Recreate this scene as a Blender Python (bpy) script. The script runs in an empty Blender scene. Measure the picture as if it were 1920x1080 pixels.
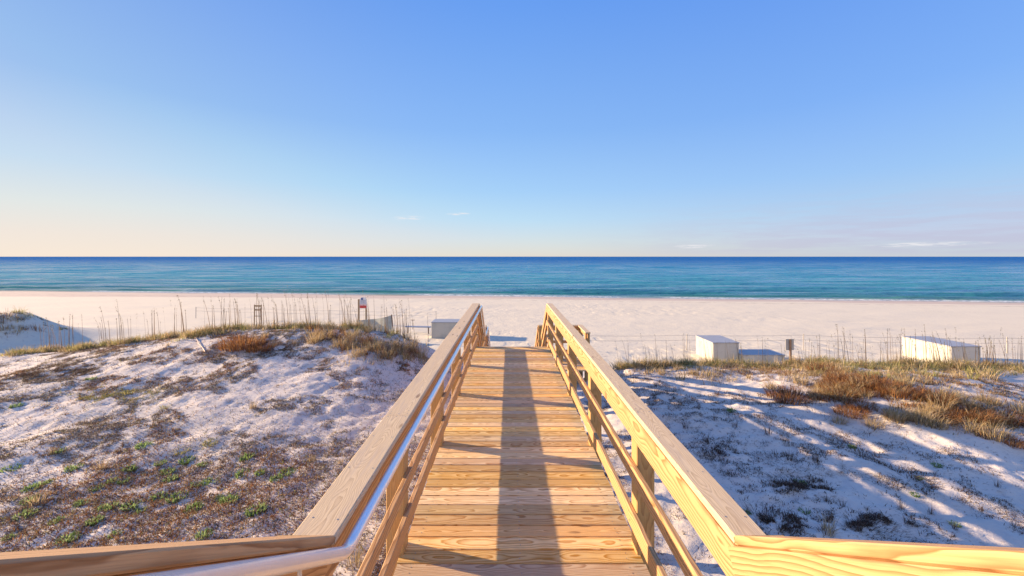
import bpy, math, random
import numpy as np
from mathutils import Vector

random.seed(7)
rng = np.random.default_rng(11)
R = math.radians
sc = bpy.context.scene
COL = sc.collection

# ------------------------------------------------------------------ camera, sky, sun, exposure
F = 756.0            # focal length in photo pixels (1920 wide)
CX, CY = 954.0, 480.0
CZ = 6.2             # camera height above the sea
cam_d = bpy.data.cameras.new("camera")
cam = bpy.data.objects.new("camera", cam_d); COL.objects.link(cam)
cam.location = (0, 0, CZ); cam.rotation_euler = (R(90), 0, 0)
cam_d.sensor_width = 36; cam_d.lens = 36 * F / 1920
cam_d.shift_x = (960 - CX) / 1920; cam_d.shift_y = -(540 - CY - 1) / 1920
cam_d.clip_start = 0.05; cam_d.clip_end = 60000
sc.camera = cam

SUN_EL = R(14.7)
SUN_H = (-math.cos(R(15.5)), math.sin(R(15.5)))      # horizontal direction towards the sun (left, a little ahead)
sun_dir = Vector((SUN_H[0] * math.cos(SUN_EL), SUN_H[1] * math.cos(SUN_EL), math.sin(SUN_EL)))
sd = bpy.data.lights.new("sun", 'SUN'); sd.energy = 4.6; sd.angle = R(0.5); sd.color = (1.0, 0.72, 0.44)
so = bpy.data.objects.new("sun", sd); COL.objects.link(so)
so.rotation_euler = sun_dir.to_track_quat('Z', 'Y').to_euler()

sc.view_settings.view_transform = 'Standard'; sc.view_settings.look = 'None'
sc.view_settings.exposure = 1.4; sc.view_settings.gamma = 1

w = bpy.data.worlds.new("World"); sc.world = w; w.use_nodes = True
nt = w.node_tree; N = nt.nodes; L = nt.links; N.clear()
def nd(tree, typ, **kw):
    n = tree.nodes.new(typ)
    for k, v in kw.items():
        if k == 'inp':
            for a, b in v.items(): n.inputs[a].default_value = b
        else: setattr(n, k, v)
    return n
sky = nd(nt, 'ShaderNodeTexSky', sky_type='NISHITA', sun_disc=False, sun_elevation=SUN_EL,
         sun_rotation=math.atan2(SUN_H[0], SUN_H[1]), altitude=0, air_density=1.0, dust_density=0.3, ozone_density=3.0)
hs = nd(nt, 'ShaderNodeHueSaturation', inp={'Saturation': 1.0, 'Value': 1.0})
L.new(sky.outputs[0], hs.inputs['Color'])
bg = nd(nt, 'ShaderNodeBackground', inp={'Strength': 0.1})
out = nd(nt, 'ShaderNodeOutputWorld'); L.new(bg.outputs[0], out.inputs[0])
# thin clouds low over the horizon, laid out by sky direction
tc = nd(nt, 'ShaderNodeTexCoord'); sx = nd(nt, 'ShaderNodeSeparateXYZ'); L.new(tc.outputs['Generated'], sx.inputs[0])
def mth(tree, op, a, b=None, c=None, clamp=False):
    n = tree.nodes.new('ShaderNodeMath'); n.operation = op; n.use_clamp = clamp
    for i, v in enumerate((a, b, c)):
        if v is None: continue
        if isinstance(v, (int, float)): n.inputs[i].default_value = v
        else: tree.links.new(v, n.inputs[i])
    return n.outputs[0]
def mrange(tree, v, a, b, c=0.0, d=1.0, smooth=True):
    n = tree.nodes.new('ShaderNodeMapRange'); n.interpolation_type = 'SMOOTHSTEP' if smooth else 'LINEAR'
    tree.links.new(v, n.inputs[0])
    for i, q in enumerate((a, b, c, d)): n.inputs[i + 1].default_value = q
    return n.outputs[0]
def mixc(tree, fac, a, b, blend='MIX'):
    n = tree.nodes.new('ShaderNodeMix'); n.data_type = 'RGBA'; n.blend_type = blend
    for i, v in ((0, fac), (6, a), (7, b)):
        if isinstance(v, (int, float)): n.inputs[i].default_value = v
        elif isinstance(v, tuple): n.inputs[i].default_value = v if len(v) == 4 else (*v, 1)
        else: tree.links.new(v, n.inputs[i])
    return n.outputs[2]
def comb(tree, a, b, c):
    n = tree.nodes.new('ShaderNodeCombineXYZ')
    for i, v in enumerate((a, b, c)):
        if isinstance(v, (int, float)): n.inputs[i].default_value = v
        else: tree.links.new(v, n.inputs[i])
    return n.outputs[0]
az = mth(nt, 'ARCTAN2', sx.outputs[0], sx.outputs[1]); el = mth(nt, 'ARCSINE', sx.outputs[2])
SKYCOL = hs.outputs[0]
# --- sky balance (set by comparison with the photograph)
def s2l(r, g, b): return tuple(((c / 255) / 12.92 if c / 255 <= .04045 else ((c / 255 + .055) / 1.055) ** 2.4) for c in (r, g, b))
def elramp(stops):
    rn = nd(nt, 'ShaderNodeValToRGB'); L.new(mrange(nt, el, 0.0, 1.2, 0, 1, False), rn.inputs[0]); cr = rn.color_ramp
    for i, (p, c) in enumerate(stops):
        e = cr.elements[i] if i < 2 else cr.elements.new(p / 1.2)
        e.position = p / 1.2; e.color = (*s2l(*c), 1)
    return rn.outputs[0]
skyL = elramp([(0, (248, 229, 208)), (.04, (240, 227, 214)), (.09, (222, 228, 226)), (.16, (190, 216, 238)), (.30, (146, 182, 236)), (.56, (112, 155, 230)), (1.2, (72, 118, 215))])
skyC = elramp([(0, (224, 218, 212)), (.04, (208, 221, 228)), (.09, (186, 217, 243)), (.16, (164, 205, 247)), (.30, (136, 184, 246)), (.56, (104, 160, 245)), (1.2, (72, 118, 220))])
skyR = elramp([(0, (192, 200, 216)), (.04, (186, 200, 226)), (.09, (172, 199, 236)), (.16, (152, 192, 244)), (.30, (126, 175, 246)), (.56, (98, 153, 244)), (1.2, (72, 118, 220))])
grad = mixc(nt, mrange(nt, az, -.95, 0.05), skyL, skyC); grad = mixc(nt, mrange(nt, az, -.05, 0.85), grad, skyR)
skyFill = elramp([(0, (255, 244, 232)), (.10, (246, 238, 234)), (.30, (222, 226, 240)), (.56, (170, 195, 240)), (1.2, (84, 128, 222))])   # pale warm sky behind the camera, unseen, added to lift the shade
grad = mixc(nt, mrange(nt, sx.outputs[1], .25, -.35, 0, .72), grad, skyFill)
vm = nd(nt, 'ShaderNodeVectorMath', operation='SCALE'); L.new(grad, vm.inputs[0]); vm.inputs[3].default_value = 1 / (.1 * 2 ** 1.4)
soft = nd(nt, 'ShaderNodeVectorMath', operation='MINIMUM'); L.new(SKYCOL, soft.inputs[0]); soft.inputs[1].default_value = (4, 4, 4)
bal = mixc(nt, 0.88, soft.outputs[0], vm.outputs[0])
cn = nd(nt, 'ShaderNodeTexNoise', inp={'Scale': 1.0, 'Detail': 6.0, 'Roughness': 0.6})
L.new(comb(nt, mth(nt, 'MULTIPLY', az, 9.0), mth(nt, 'MULTIPLY', el, 90.0), 3.3), cn.inputs['Vector'])
bank = mth(nt, 'MULTIPLY', mrange(nt, cn.outputs[0], 0.36, 0.60), mrange(nt, el, 0.15, 0.02))
bank = mth(nt, 'MULTIPLY', bank, mrange(nt, az, 0.10, 0.80))
bank = mth(nt, 'MULTIPLY', bank, mrange(nt, el, 0.0, 0.012), clamp=True)
cc = mixc(nt, mth(nt, 'MULTIPLY', bank, 0.5), bal, (2.05, 2.0, 2.6))
wn = nd(nt, 'ShaderNodeTexNoise', inp={'Scale': 1.0, 'Detail': 5.0, 'Roughness': 0.6})
L.new(comb(nt, mth(nt, 'MULTIPLY', az, 45.0), mth(nt, 'MULTIPLY', el, 420.0), 7.3), wn.inputs['Vector'])
wf = 0.0
for (wa, we, ra, re) in ((-.245, .0925, .045, .007), (-.125, .1045, .035, .004), (.43, .0235, .05, .006), (.80, .021, .09, .005)):
    da = mth(nt, 'DIVIDE', mth(nt, 'SUBTRACT', az, wa), ra); de = mth(nt, 'DIVIDE', mth(nt, 'SUBTRACT', mth(nt, 'SUBTRACT', el, we), mth(nt, 'MULTIPLY', da, .0015)), re)
    g_ = mrange(nt, mth(nt, 'ADD', mth(nt, 'MULTIPLY', da, da), mth(nt, 'MULTIPLY', de, de)), 1.0, 0.0); wf = mth(nt, 'ADD', wf, g_)
wf = mth(nt, 'MULTIPLY', wf, mrange(nt, wn.outputs[0], .38, .66), clamp=True)
cc = mixc(nt, mth(nt, 'MULTIPLY', wf, .9), cc, (3.2, 3.2, 3.3))
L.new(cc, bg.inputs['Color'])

# ------------------------------------------------------------------ object helpers
def tag(o, label=None, cat=None, group=None, kind=None):
    if label: o['label'] = label
    if cat: o['category'] = cat
    if group: o['group'] = group
    if kind: o['kind'] = kind
    return o
def empty(name, loc=(0, 0, 0), rz=0.0, **kw):
    o = bpy.data.objects.new(name, None); COL.objects.link(o); o.location = loc; o.rotation_euler = (0, 0, rz)
    o.empty_display_size = 0.2
    return tag(o, **kw)
def mesh_np(name, co, faces, mat, parent=None, attrs=None, smooth=False, loc=None):
    """co (n,3); faces: list of (m,k) arrays; attrs: {name: (n,3|4)}"""
    me = bpy.data.meshes.new(name)
    co = np.asarray(co, np.float32); me.vertices.add(len(co)); me.vertices.foreach_set('co', co.ravel())
    if not isinstance(faces, list): faces = [faces]
    idx = np.concatenate([np.asarray(f, np.int32).ravel() for f in faces])
    lens = np.concatenate([np.full(len(f), np.asarray(f).shape[1], np.int32) for f in faces])
    me.loops.add(len(idx)); me.loops.foreach_set('vertex_index', idx)
    st = np.zeros(len(lens), np.int32); st[1:] = np.cumsum(lens)[:-1]
    me.polygons.add(len(lens)); me.polygons.foreach_set('loop_start', st); me.polygons.foreach_set('loop_total', lens)
    me.polygons.foreach_set('use_smooth', np.full(len(lens), bool(smooth)))
    for k, v in (attrs or {}).items():
        v = np.asarray(v, np.float32)
        if v.shape[1] == 4: a = me.attributes.new(k, 'FLOAT_COLOR', 'POINT'); a.data.foreach_set('color', v.ravel())
        else: a = me.attributes.new(k, 'FLOAT_VECTOR', 'POINT'); a.data.foreach_set('vector', v.ravel())
    me.update(calc_edges=True)
    me.materials.append(mat)
    o = bpy.data.objects.new(name, me); COL.objects.link(o)
    if parent: o.parent = parent
    if loc: o.location = loc
    return o

class Boards:
    """collects chamfered timbers, each carrying its own grain coordinates"""
    def __init__(s): s.co = []; s.f4 = []; s.f8 = []; s.wc = []; s.n = 0
    def add(s, p0, p1, wid, thk, up=(0, 0, 1), ch=0.004, mitre0=0.0, mitre1=0.0):
        """timber from p0 to p1 (centre line); wid along side, thk along up"""
        p0 = np.array(p0, float); p1 = np.array(p1, float); d = p1 - p0; ln = np.linalg.norm(d); d /= ln
        up = np.array(up, float); side = np.cross(d, up); side /= np.linalg.norm(side); upv = np.cross(side, d)
        a, b = wid / 2, thk / 2; c = min(ch, a * .4, b * .4)
        prof = [(-a + c, -b), (a - c, -b), (a, -b + c), (a, b - c), (a - c, b), (-a + c, b), (-a, b - c), (-a, -b + c)]
        off = np.array([random.uniform(0, 40), 0, 0]); pv = random.uniform(-.05, .05); pw = random.choice((-1, 1)) * random.uniform(.03, .10)
        base = s.n
        for e, p, m in ((0, p0, mitre0), (1, p1, mitre1)):
            for (u, v) in prof:
                s.co.append(p + side * u + upv * v + d * (m * v))
                s.wc.append((off[0] + e * ln, u + pv, v + pw))
        for i in range(8):
            j = (i + 1) % 8; s.f4.append((base + i, base + j, base + 8 + j, base + 8 + i))
        s.f8.append(tuple(base + 7 - i for i in range(8))); s.f8.append(tuple(base + 8 + i for i in range(8)))
        s.n += 16; return s
    def build(s, name, mat, parent=None):
        return mesh_np(name, s.co, [np.array(s.f4), np.array(s.f8)], mat, parent, {'wc': np.array(s.wc)})

def tube(name, path, r, mat, parent=None, seg=16, round_n=4, bend=0.06):
    pts = [Vector(p) for p in path]; out = [pts[0]]
    for i in range(1, len(pts) - 1):
        a, b, c = pts[i - 1], pts[i], pts[i + 1]; t0 = b + (a - b).normalized() * bend; t1 = b + (c - b).normalized() * bend
        for k in range(round_n + 1):
            t = k / round_n; out.append((1 - t) ** 2 * t0 + 2 * t * (1 - t) * b + t * t * t1)
    out.append(pts[-1]); co = []; fs = []
    for i, p in enumerate(out):
        d = ((out[min(i + 1, len(out) - 1)] - out[max(i - 1, 0)])).normalized()
        s_ = d.cross(Vector((0, 0, 1))); s_ = s_.normalized() if s_.length > 1e-4 else Vector((1, 0, 0)); u_ = s_.cross(d)
        for k in range(seg):
            a = 2 * math.pi * k / seg; co.append(p + s_ * math.cos(a) * r + u_ * math.sin(a) * r)
    for i in range(len(out) - 1):
        for k in range(seg):
            k2 = (k + 1) % seg; fs.append((i * seg + k, i * seg + k2, (i + 1) * seg + k2, (i + 1) * seg + k))
    e = len(out) - 1
    caps = [[k for k in range(seg)], [e * seg + seg - 1 - k for k in range(seg)]]
    return mesh_np(name, np.array([tuple(c) for c in co]), [np.array(fs), np.array(caps)], mat, parent, smooth=True)

# ------------------------------------------------------------------ noise on the python side
def _hash(ix, iy, seed):
    h = (ix.astype(np.int64) * 374761393 + iy.astype(np.int64) * 668265263 + seed * 1442695041) & 0xffffffff
    h = ((h ^ (h >> 13)) * 1274126177) & 0xffffffff
    return ((h ^ (h >> 16)) & 0xffff) / 65535.0
def vnoise(x, y, seed=0):
    ix = np.floor(x); iy = np.floor(y); fx = x - ix; fy = y - iy
    fx = fx * fx * fx * (fx * (fx * 6 - 15) + 10); fy = fy * fy * fy * (fy * (fy * 6 - 15) + 10)
    a = _hash(ix, iy, seed); b = _hash(ix + 1, iy, seed); c = _hash(ix, iy + 1, seed); d = _hash(ix + 1, iy + 1, seed)
    return (a + (b - a) * fx) * (1 - fy) + (c + (d - c) * fx) * fy
def fbm(x, y, seed=0, o=4, g=0.5):
    s = 0; a = 1; t = 0
    for i in range(o):
        s = s + a * vnoise(x * 2 ** i + 17.3 * i, y * 2 ** i - 9.1 * i, seed + i); t += a; a *= g
    return s / t
def sst(a, b, x):
    t = np.clip((x - a) / (b - a), 0, 1); return t * t * (3 - 2 * t)

# ------------------------------------------------------------------ terrain
def shore_y(x): return 62.5 - 0.115 * x
CRX = np.array([-60, -40, -24, -19, -16.5, -14.4, -12.6, -9.9, -8.5, -6.3, -4.9, -3.6, -2.75, -1.8, 0, 2.2, 3.5, 6, 9.3, 12.5, 16, 22, 30, 60])
CRZ = np.array([3.0, 3.0, 2.2, 2.5, 3.0, 3.27, 3.42, 3.80, 3.98, 4.0, 3.9, 3.72, 3.35, 2.95, 2.2, 2.45, 2.90, 2.97, 3.02, 3.0, 2.95, 2.95, 3.0, 3.0])
def ground(x, y, fine=True):
    x = np.asarray(x, float); y = np.asarray(y, float)
    s = shore_y(x) - y
    beach = np.interp(s, [-60, -8, 0, 5, 14, 30, 45, 60, 100], [-3.0, -.5, 0.0, .42, .72, 1.05, 1.25, 1.35, 1.4])
    beach = beach + (fbm(x * .05, x * 0, 6, 4) - .5) * .34 * sst(10, 0, s)
    beach = beach + (fbm(x * .25, y * .5, 5) - .5) * .10 * sst(8, 16, s)
    zc = np.interp(x, CRX, CRZ) + (fbm(x * .5, y * .12, 3) - .5) * .25
    near = np.where(x < 0, 2.85, 2.62) + 0.25 * sst(6, 20, np.abs(x)) * np.where(x < 0, 0.0, 0.5)
    near = np.where(np.abs(x) < 1.5, 2.62 + .23 * (1.5 - x) / 3.0, near)
    yc = np.where(x < 0, 13.4, 12.4) + (fbm(x * .2, x * 0, 9) - .5) * 1.2
    t = sst(0, 1, (y - 4.5) / (yc - 4.5)); t = np.where(x < 0, t ** 1.6, t)
    mid = near + (zc - near) * t
    back = zc - (y - yc) * 0.42
    back = np.where(x < -17, zc - (y - yc) * .16, back)
    back = np.where(np.abs(x - .6) < 1.7, zc - (y - yc) * .3, back)
    dune = np.where(y < yc, mid, back)
    # soft rounding at the crest
    dune = dune - .10 * np.exp(-((y - yc) / .8) ** 2)
    dune = dune + (fbm(x * .35, y * .35, 21, 3) - .5) * .30 * np.exp(-((y - 8) / 5.0) ** 2) * sst(1.3, 3, np.abs(x))
    # brown hummock right, shaded hollow
    dune = dune + .25 * np.exp(-((x - 9.5) / 2.6) ** 2 - ((y - 9.2) / 1.6) ** 2)
    k = 0.15
    z = beach + np.logaddexp(0, (dune - beach) / k) * k
    # far dune at the left edge
    fd = (1.8 + 1.0 * (fbm(x * .5, y * .5, 12, 3) - .5)) * np.exp(-(np.clip(-29.2 - x, 0, 99) / 30) ** 2 - (np.clip(x + 29.2, 0, 99) / 2.9) ** 2) * np.exp(-(np.clip(y - 22.5, -99, 99) / np.where(y < 22.5, 1.9, 3.5)) ** 2)
    z = z + fd
    if fine:
        onb = sst(10, 18, s)
        # wind-blown and trodden relief of the dune field
        dn = sst(19, 14, y)
        q = fbm(x * 1.1 + y * .25, y * 1.9, 31, 4)
        z = z + (q - .5) * np.where(x > 0, .13, .085) * dn * sst(1.0, 1.6, np.abs(x))
        z = z + (fbm(x * 5.0, y * 6.0, 41, 3, .6) - .5) * np.where(x > 0, .085, .055) * dn
        # footprints on the beach
        fp = fbm(x * 1.8, y * 1.8, 51, 3)
        tr = sst(.25, .9, fbm(x * .08, y * .25, 61, 2))
        z = z + (fp - .5) * .022 * (1 - dn) * onb * (0.35 + tr)
        z = z + (1 - dn) * onb * -.02 * sst(.60, .72, vnoise(x * 2.2, y * 2.2, 66)) * sst(.45, .6, fbm(x * .1, y * .3, 67, 2))
    return z
def hit(px, py, zoff=0.0):
    """ground point seen at a photo pixel"""
    dx = (px - CX) / F; dz = -(py - CY) / F
    d = np.arange(2.0, 70, .05); zz = ground(d * dx, d, False)
    below = CZ + dz * d <= zz
    i = int(np.argmax(below)) if below.any() else len(d) - 1
    return (d[i] * dx, d[i], float(zz[i]))
def hit_dune(px, py, ymax=15.0):
    for k in range(30):
        h = hit(px, py + 3 * k)
        if h[1] < ymax: return h
    return h
def at(px, py, d): return ((px - CX) / F * d, d, CZ - (py - CY) / F * d)

def axis(segs):
    out = [segs[0][0]]
    for a, b, s0, s1 in segs:
        v = a
        while v < b - 1e-6:
            t = (v - a) / (b - a); st = s0 + (s1 - s0) * t; v = min(v + st, b); out.append(v)
    return np.array(out)
def grid(xs, ys, zf):
    X, Y = np.meshgrid(xs, ys); Z = zf(X, Y); nx, ny = len(xs), len(ys)
    co = np.stack([X, Y, Z], -1).reshape(-1, 3)
    i = np.arange(ny - 1)[:, None] * nx + np.arange(nx - 1)[None, :]; i = i.ravel()
    return co, np.stack([i, i + 1, i + nx + 1, i + nx], 1)

# ------------------------------------------------------------------ materials
def new_mat(name):
    m = bpy.data.materials.new(name); m.use_nodes = True; t = m.node_tree
    return m, t, t.nodes['Principled BSDF']
def noise(t, vec, scale, detail=4, rough=.55, dist=0.0, dim='3D'):
    n = t.nodes.new('ShaderNodeTexNoise'); n.inputs['Scale'].default_value = scale; n.inputs['Detail'].default_value = detail
    n.inputs['Roughness'].default_value = rough; n.inputs['Distortion'].default_value = dist
    if vec is not None: t.links.new(vec, n.inputs['Vector'])
    return n.outputs[0]
def vmul(t, v, s):
    n = t.nodes.new('ShaderNodeVectorMath'); n.operation = 'MULTIPLY'; t.links.new(v, n.inputs[0]); n.inputs[1].default_value = s
    return n.outputs[0]
def bump(t, h, strength, dist, bsdf, prev=None):
    b = t.nodes.new('ShaderNodeBump'); b.inputs['Strength'].default_value = strength; b.inputs['Distance'].default_value = dist
    t.links.new(h, b.inputs['Height'])
    if prev: t.links.new(prev, b.inputs['Normal'])
    t.links.new(b.outputs[0], bsdf.inputs['Normal']); return b.outputs[0]

def wood(name, early, late, grey=(.42, .36, .30), greyamt=0.2, ringf=160.0, contrast=1.0, rough=.62, knots=True):
    m, t, b = new_mat(name)
    a = t.nodes.new('ShaderNodeAttribute'); a.attribute_name = 'wc'
    s = t.nodes.new('ShaderNodeSeparateXYZ'); t.links.new(a.outputs['Vector'], s.inputs[0])
    g = t.nodes.new('ShaderNodeNewGeometry'); rnd = g.outputs['Random Per Island']
    # growth rings: distance from a wandering pith
    lw = vmul(t, a.outputs['Vector'], (0.9, 0.0, 0.0))
    wy = mth(t, 'MULTIPLY', mth(t, 'SUBTRACT', noise(t, lw, 1.3, 2), .5), .16)
    wz = mth(t, 'MULTIPLY', mth(t, 'SUBTRACT', noise(t, vmul(t, a.outputs['Vector'], (0.7, 0, 0)), 2.1, 2), .5), .12)
    fine = mth(t, 'MULTIPLY', mth(t, 'SUBTRACT', noise(t, vmul(t, a.outputs['Vector'], (2.2, 14, 14)), 1.0, 3), .5), .022)
    yy = mth(t, 'ADD', s.outputs[1], wy); zz = mth(t, 'ADD', s.outputs[2], wz)
    r = mth(t, 'SQRT', mth(t, 'ADD', mth(t, 'MULTIPLY', yy, yy), mth(t, 'MULTIPLY', zz, zz)))
    r = mth(t, 'ADD', r, fine)
    ph = mth(t, 'FRACT', mth(t, 'MULTIPLY', r, ringf))
    ring = mth(t, 'MULTIPLY', mth(t, 'POWER', ph, 2.2), mrange(t, ph, 1.0, 0.88))
    ring = mth(t, 'MULTIPLY', ring, contrast, clamp=True)
    col = mixc(t, ring, early, late)
    # per-board tone
    hv = t.nodes.new('ShaderNodeHueSaturation'); t.links.new(col, hv.inputs['Color'])
    t.links.new(mrange(t, rnd, 0, 1, .66, 1.22, False), hv.inputs['Value'])
    t.links.new(mrange(t, mth(t, 'FRACT', mth(t, 'MULTIPLY', rnd, 7.3)), 0, 1, .78, 1.18, False), hv.inputs['Saturation'])
    t.links.new(mrange(t, mth(t, 'FRACT', mth(t, 'MULTIPLY', rnd, 13.7)), 0, 1, .501, .516, False), hv.inputs['Hue'])
    col = hv.outputs[0]
    # fibres and weathered patches
    fib = noise(t, vmul(t, a.outputs['Vector'], (5, 240, 240)), 1.0, 3, .6)
    col = mixc(t, mrange(t, fib, .35, .7, 0, .28), col, mixc(t, .6, late, (.18, .10, .05)))
    wp = noise(t, vmul(t, a.outputs['Vector'], (2.5, 30, 30)), 1.0, 5, .7)
    col = mixc(t, mth(t, 'MULTIPLY', mrange(t, wp, .45, .72), greyamt), col, grey)
    if knots:
        v = t.nodes.new('ShaderNodeTexVoronoi'); v.inputs['Scale'].default_value = 1.0; v.inputs['Randomness'].default_value = 1
        t.links.new(vmul(t, a.outputs['Vector'], (2.3, 9.0, 3.0)), v.inputs['Vector'])
        kf = mrange(t, v.outputs['Distance'], .17, .08)
        kf2 = mth(t, 'MULTIPLY', kf, mrange(t, noise(t, a.outputs['Vector'], 2.2, 1), .46, .6))
        col = mixc(t, mth(t, 'MULTIPLY', kf2, .72), col, (.13, .055, .022))
    t.links.new(col, b.inputs['Base Color']); b.inputs['Roughness'].default_value = rough
    b.inputs['Specular IOR Level'].default_value = .35
    hgt = mth(t, 'ADD', mth(t, 'MULTIPLY', fib, .7), mth(t, 'MULTIPLY', ring, -.3))
    bump(t, hgt, .5, .002, b)
    return m
M = {}
M['deck'] = wood('deck_pine', (.92, .63, .32), (.56, .27, .085), (.56, .42, .29), .28, ringf=80, contrast=1.5)
M['fresh'] = wood('fresh_pine', (.62, .31, .13), (.30, .10, .022), (.40, .24, .12), .15, ringf=52, contrast=1.25)
M['cap'] = wood('cap_pine', (.78, .545, .32), (.46, .27, .14), (.50, .40, .32), .5, ringf=170, contrast=.9)
M['post'] = wood('post_pine', (.56, .30, .10), (.33, .13, .03), (.45, .33, .22), .3, ringf=90)

def simple(name, col, rough=.6, metal=0.0, var=.12, sc_=6.0, dark=None):
    m, t, b = new_mat(name)
    g = t.nodes.new('ShaderNodeTexCoord')
    n = noise(t, g.outputs['Object'], sc_, 6, .65)
    dk = dark or tuple(c * .55 for c in col)
    t.links.new(mixc(t, mrange(t, n, .4, .75, 0, var * 3), col, dk), b.inputs['Base Color'])
    b.inputs['Roughness'].default_value = rough; b.inputs['Metallic'].default_value = metal
    bump(t, noise(t, g.outputs['Object'], sc_ * 12, 3), .15, .004, b)
    return m
M['metal'] = simple('brushed_aluminium', (.90, .91, .93), .22, .45, .04)
M['bolt'] = simple('galvanised_bolt', (.35, .34, .34), .45, .8)
M['white'] = simple('white_painted_plywood', (.47, .46, .42), .55, 0, .10, 2.5)
M['lid'] = simple('pale_grey_lid', (.33, .345, .38), .45, 0, .10, 2.0)
M['oldwood'] = simple('weathered_wood', (.36, .25, .15), .8, 0, .2, 14)
M['darkwood'] = simple('dark_stake_wood', (.16, .10, .07), .8, 0, .2, 14)
M['fabric'] = simple('grey_mesh_fabric', (.34, .37, .37), .85, 0, .2, 9)
M['rope'] = simple('grey_rope', (.40, .37, .34), .9, 0, .1, 30)
M['signback'] = simple('sign_back_metal', (.36, .35, .32), .5, 0, .1, 8)
M['signwhite'] = simple('sign_white_face', (.74, .74, .76), .4, 0, .05, 5)
M['signred'] = simple('sign_red_band', (.55, .05, .05), .45, 0, .05, 5)
M['signink'] = simple('sign_blue_ink', (.10, .14, .33), .5, 0, .05, 5)
M['canvas'] = simple('faded_blue_tarp', (.22, .28, .40), .8, 0, .12, 3)

# sand: white quartz, faint pink; litter stains; damp near the water
def sand_mat():
    m, t, b = new_mat('quartz_sand')
    g = t.nodes.new('ShaderNodeNewGeometry'); P = g.outputs['Position']
    s = t.nodes.new('ShaderNodeSeparateXYZ'); t.links.new(P, s.inputs[0])
    base = mixc(t, mrange(t, noise(t, P, .35, 5), .35, .65), (.72, .655, .575), (.63, .575, .51))
    grit = noise(t, P, 60, 3, .7)
    base = mixc(t, mrange(t, grit, .55, .75, 0, .35), base, (.50, .44, .40))
    # broken stems and dark specks scattered in the dune sand
    dune = mrange(t, s.outputs[1], 17.5, 14.5)
    lit = mrange(t, noise(t, vmul(t, P, (1, 1.4, .5)), 11, 5, .75), .53, .66)
    pat = mrange(t, noise(t, vmul(t, P, (1, 1.3, .5)), .55, 3, .6), .38, .58)
    base = mixc(t, mth(t, 'MULTIPLY', mth(t, 'MULTIPLY', lit, pat), mth(t, 'MULTIPLY', dune, .75)), base, (.24, .18, .14))
    # beach: pinkish, wrack line, damp strip by the water
    sd_ = mth(t, 'SUBTRACT', mth(t, 'SUBTRACT', 62.5, mth(t, 'MULTIPLY', s.outputs[0], .115)), s.outputs[1])
    wob = mth(t, 'MULTIPLY', mth(t, 'SUBTRACT', noise(t, P, .09, 4), .5), 6.0)
    sdw = mth(t, 'ADD', sd_, wob)
    beachf = mrange(t, s.outputs[1], 16, 19)
    base = mixc(t, mth(t, 'MULTIPLY', beachf, .8), base, (.70, .645, .495))
    base = mixc(t, mth(t, 'MULTIPLY', mrange(t, noise(t, vmul(t, P, (.6, 2.0, 1)), 1.6, 6, .7), .56, .70), mth(t, 'MULTIPLY', beachf, .22)), base, (.42, .36, .33))
    tz = mth(t, 'MULTIPLY', mrange(t, s.outputs[1], 16.5, 18.5), mrange(t, s.outputs[1], 34, 24))
    sp = mrange(t, noise(t, vmul(t, P, (1, 1.6, .3)), 3.2, 5, .7), .57, .64)
    base = mixc(t, mth(t, 'MULTIPLY', mth(t, 'MULTIPLY', sp, tz), .5), base, (.34, .28, .26))  # dark specks painted into the sand colour as shade in footprints
    sdl = mth(t, 'SUBTRACT', sdw, mth(t, 'MULTIPLY', mth(t, 'MAXIMUM', mth(t, 'MULTIPLY', s.outputs[0], -1.0), 0.0), .10)); damp = mrange(t, sdl, 9.5, 7.5)
    base = mixc(t, mth(t, 'MULTIPLY', damp, .75), base, (.50, .41, .36))
    wet = mrange(t, sdw, 3.5, 1.2)
    base = mixc(t, mth(t, 'MULTIPLY', wet, .7), base, (.34, .27, .24))
    wr = mth(t, 'MULTIPLY', mrange(t, mth(t, 'ABSOLUTE', mth(t, 'SUBTRACT', sdw, 11.0)), .5, .1), mrange(t, noise(t, P, 1.2, 4), .42, .6))
    base = mixc(t, mth(t, 'MULTIPLY', wr, .5), base, (.22, .17, .13))
    t.links.new(base, b.inputs['Base Color'])
    t.links.new(mrange(t, wet, 0, 1, .95, .35, False), b.inputs['Roughness'])
    b.inputs['Specular IOR Level'].default_value = .2
    h = mth(t, 'ADD', mth(t, 'MULTIPLY', noise(t, P, 7, 5, .65), 1.0), mth(t, 'MULTIPLY', noise(t, P, 45, 3, .6), .25))
    bump(t, h, .45, .04, b)
    return m
M['sand'] = sand_mat()

def leaf_mat(name, trans=.42):
    m, t, b = new_mat(name)
    a = t.nodes.new('ShaderNodeAttribute'); a.attribute_name = 'col'
    t.links.new(a.outputs['Color'], b.inputs['Base Color']); b.inputs['Roughness'].default_value = .7
    b.inputs['Specular IOR Level'].default_value = .2
    tr = t.nodes.new('ShaderNodeBsdfTranslucent'); t.links.new(a.outputs['Color'], tr.inputs['Color'])
    mx = t.nodes.new('ShaderNodeMixShader'); mx.inputs[0].default_value = trans
    o = t.nodes['Material Output']; t.links.new(b.outputs[0], mx.inputs[1]); t.links.new(tr.outputs[0], mx.inputs[2]); t.links.new(mx.outputs[0], o.inputs[0])
    return m
M['grass'] = leaf_mat('dry_grass_blades')

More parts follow.
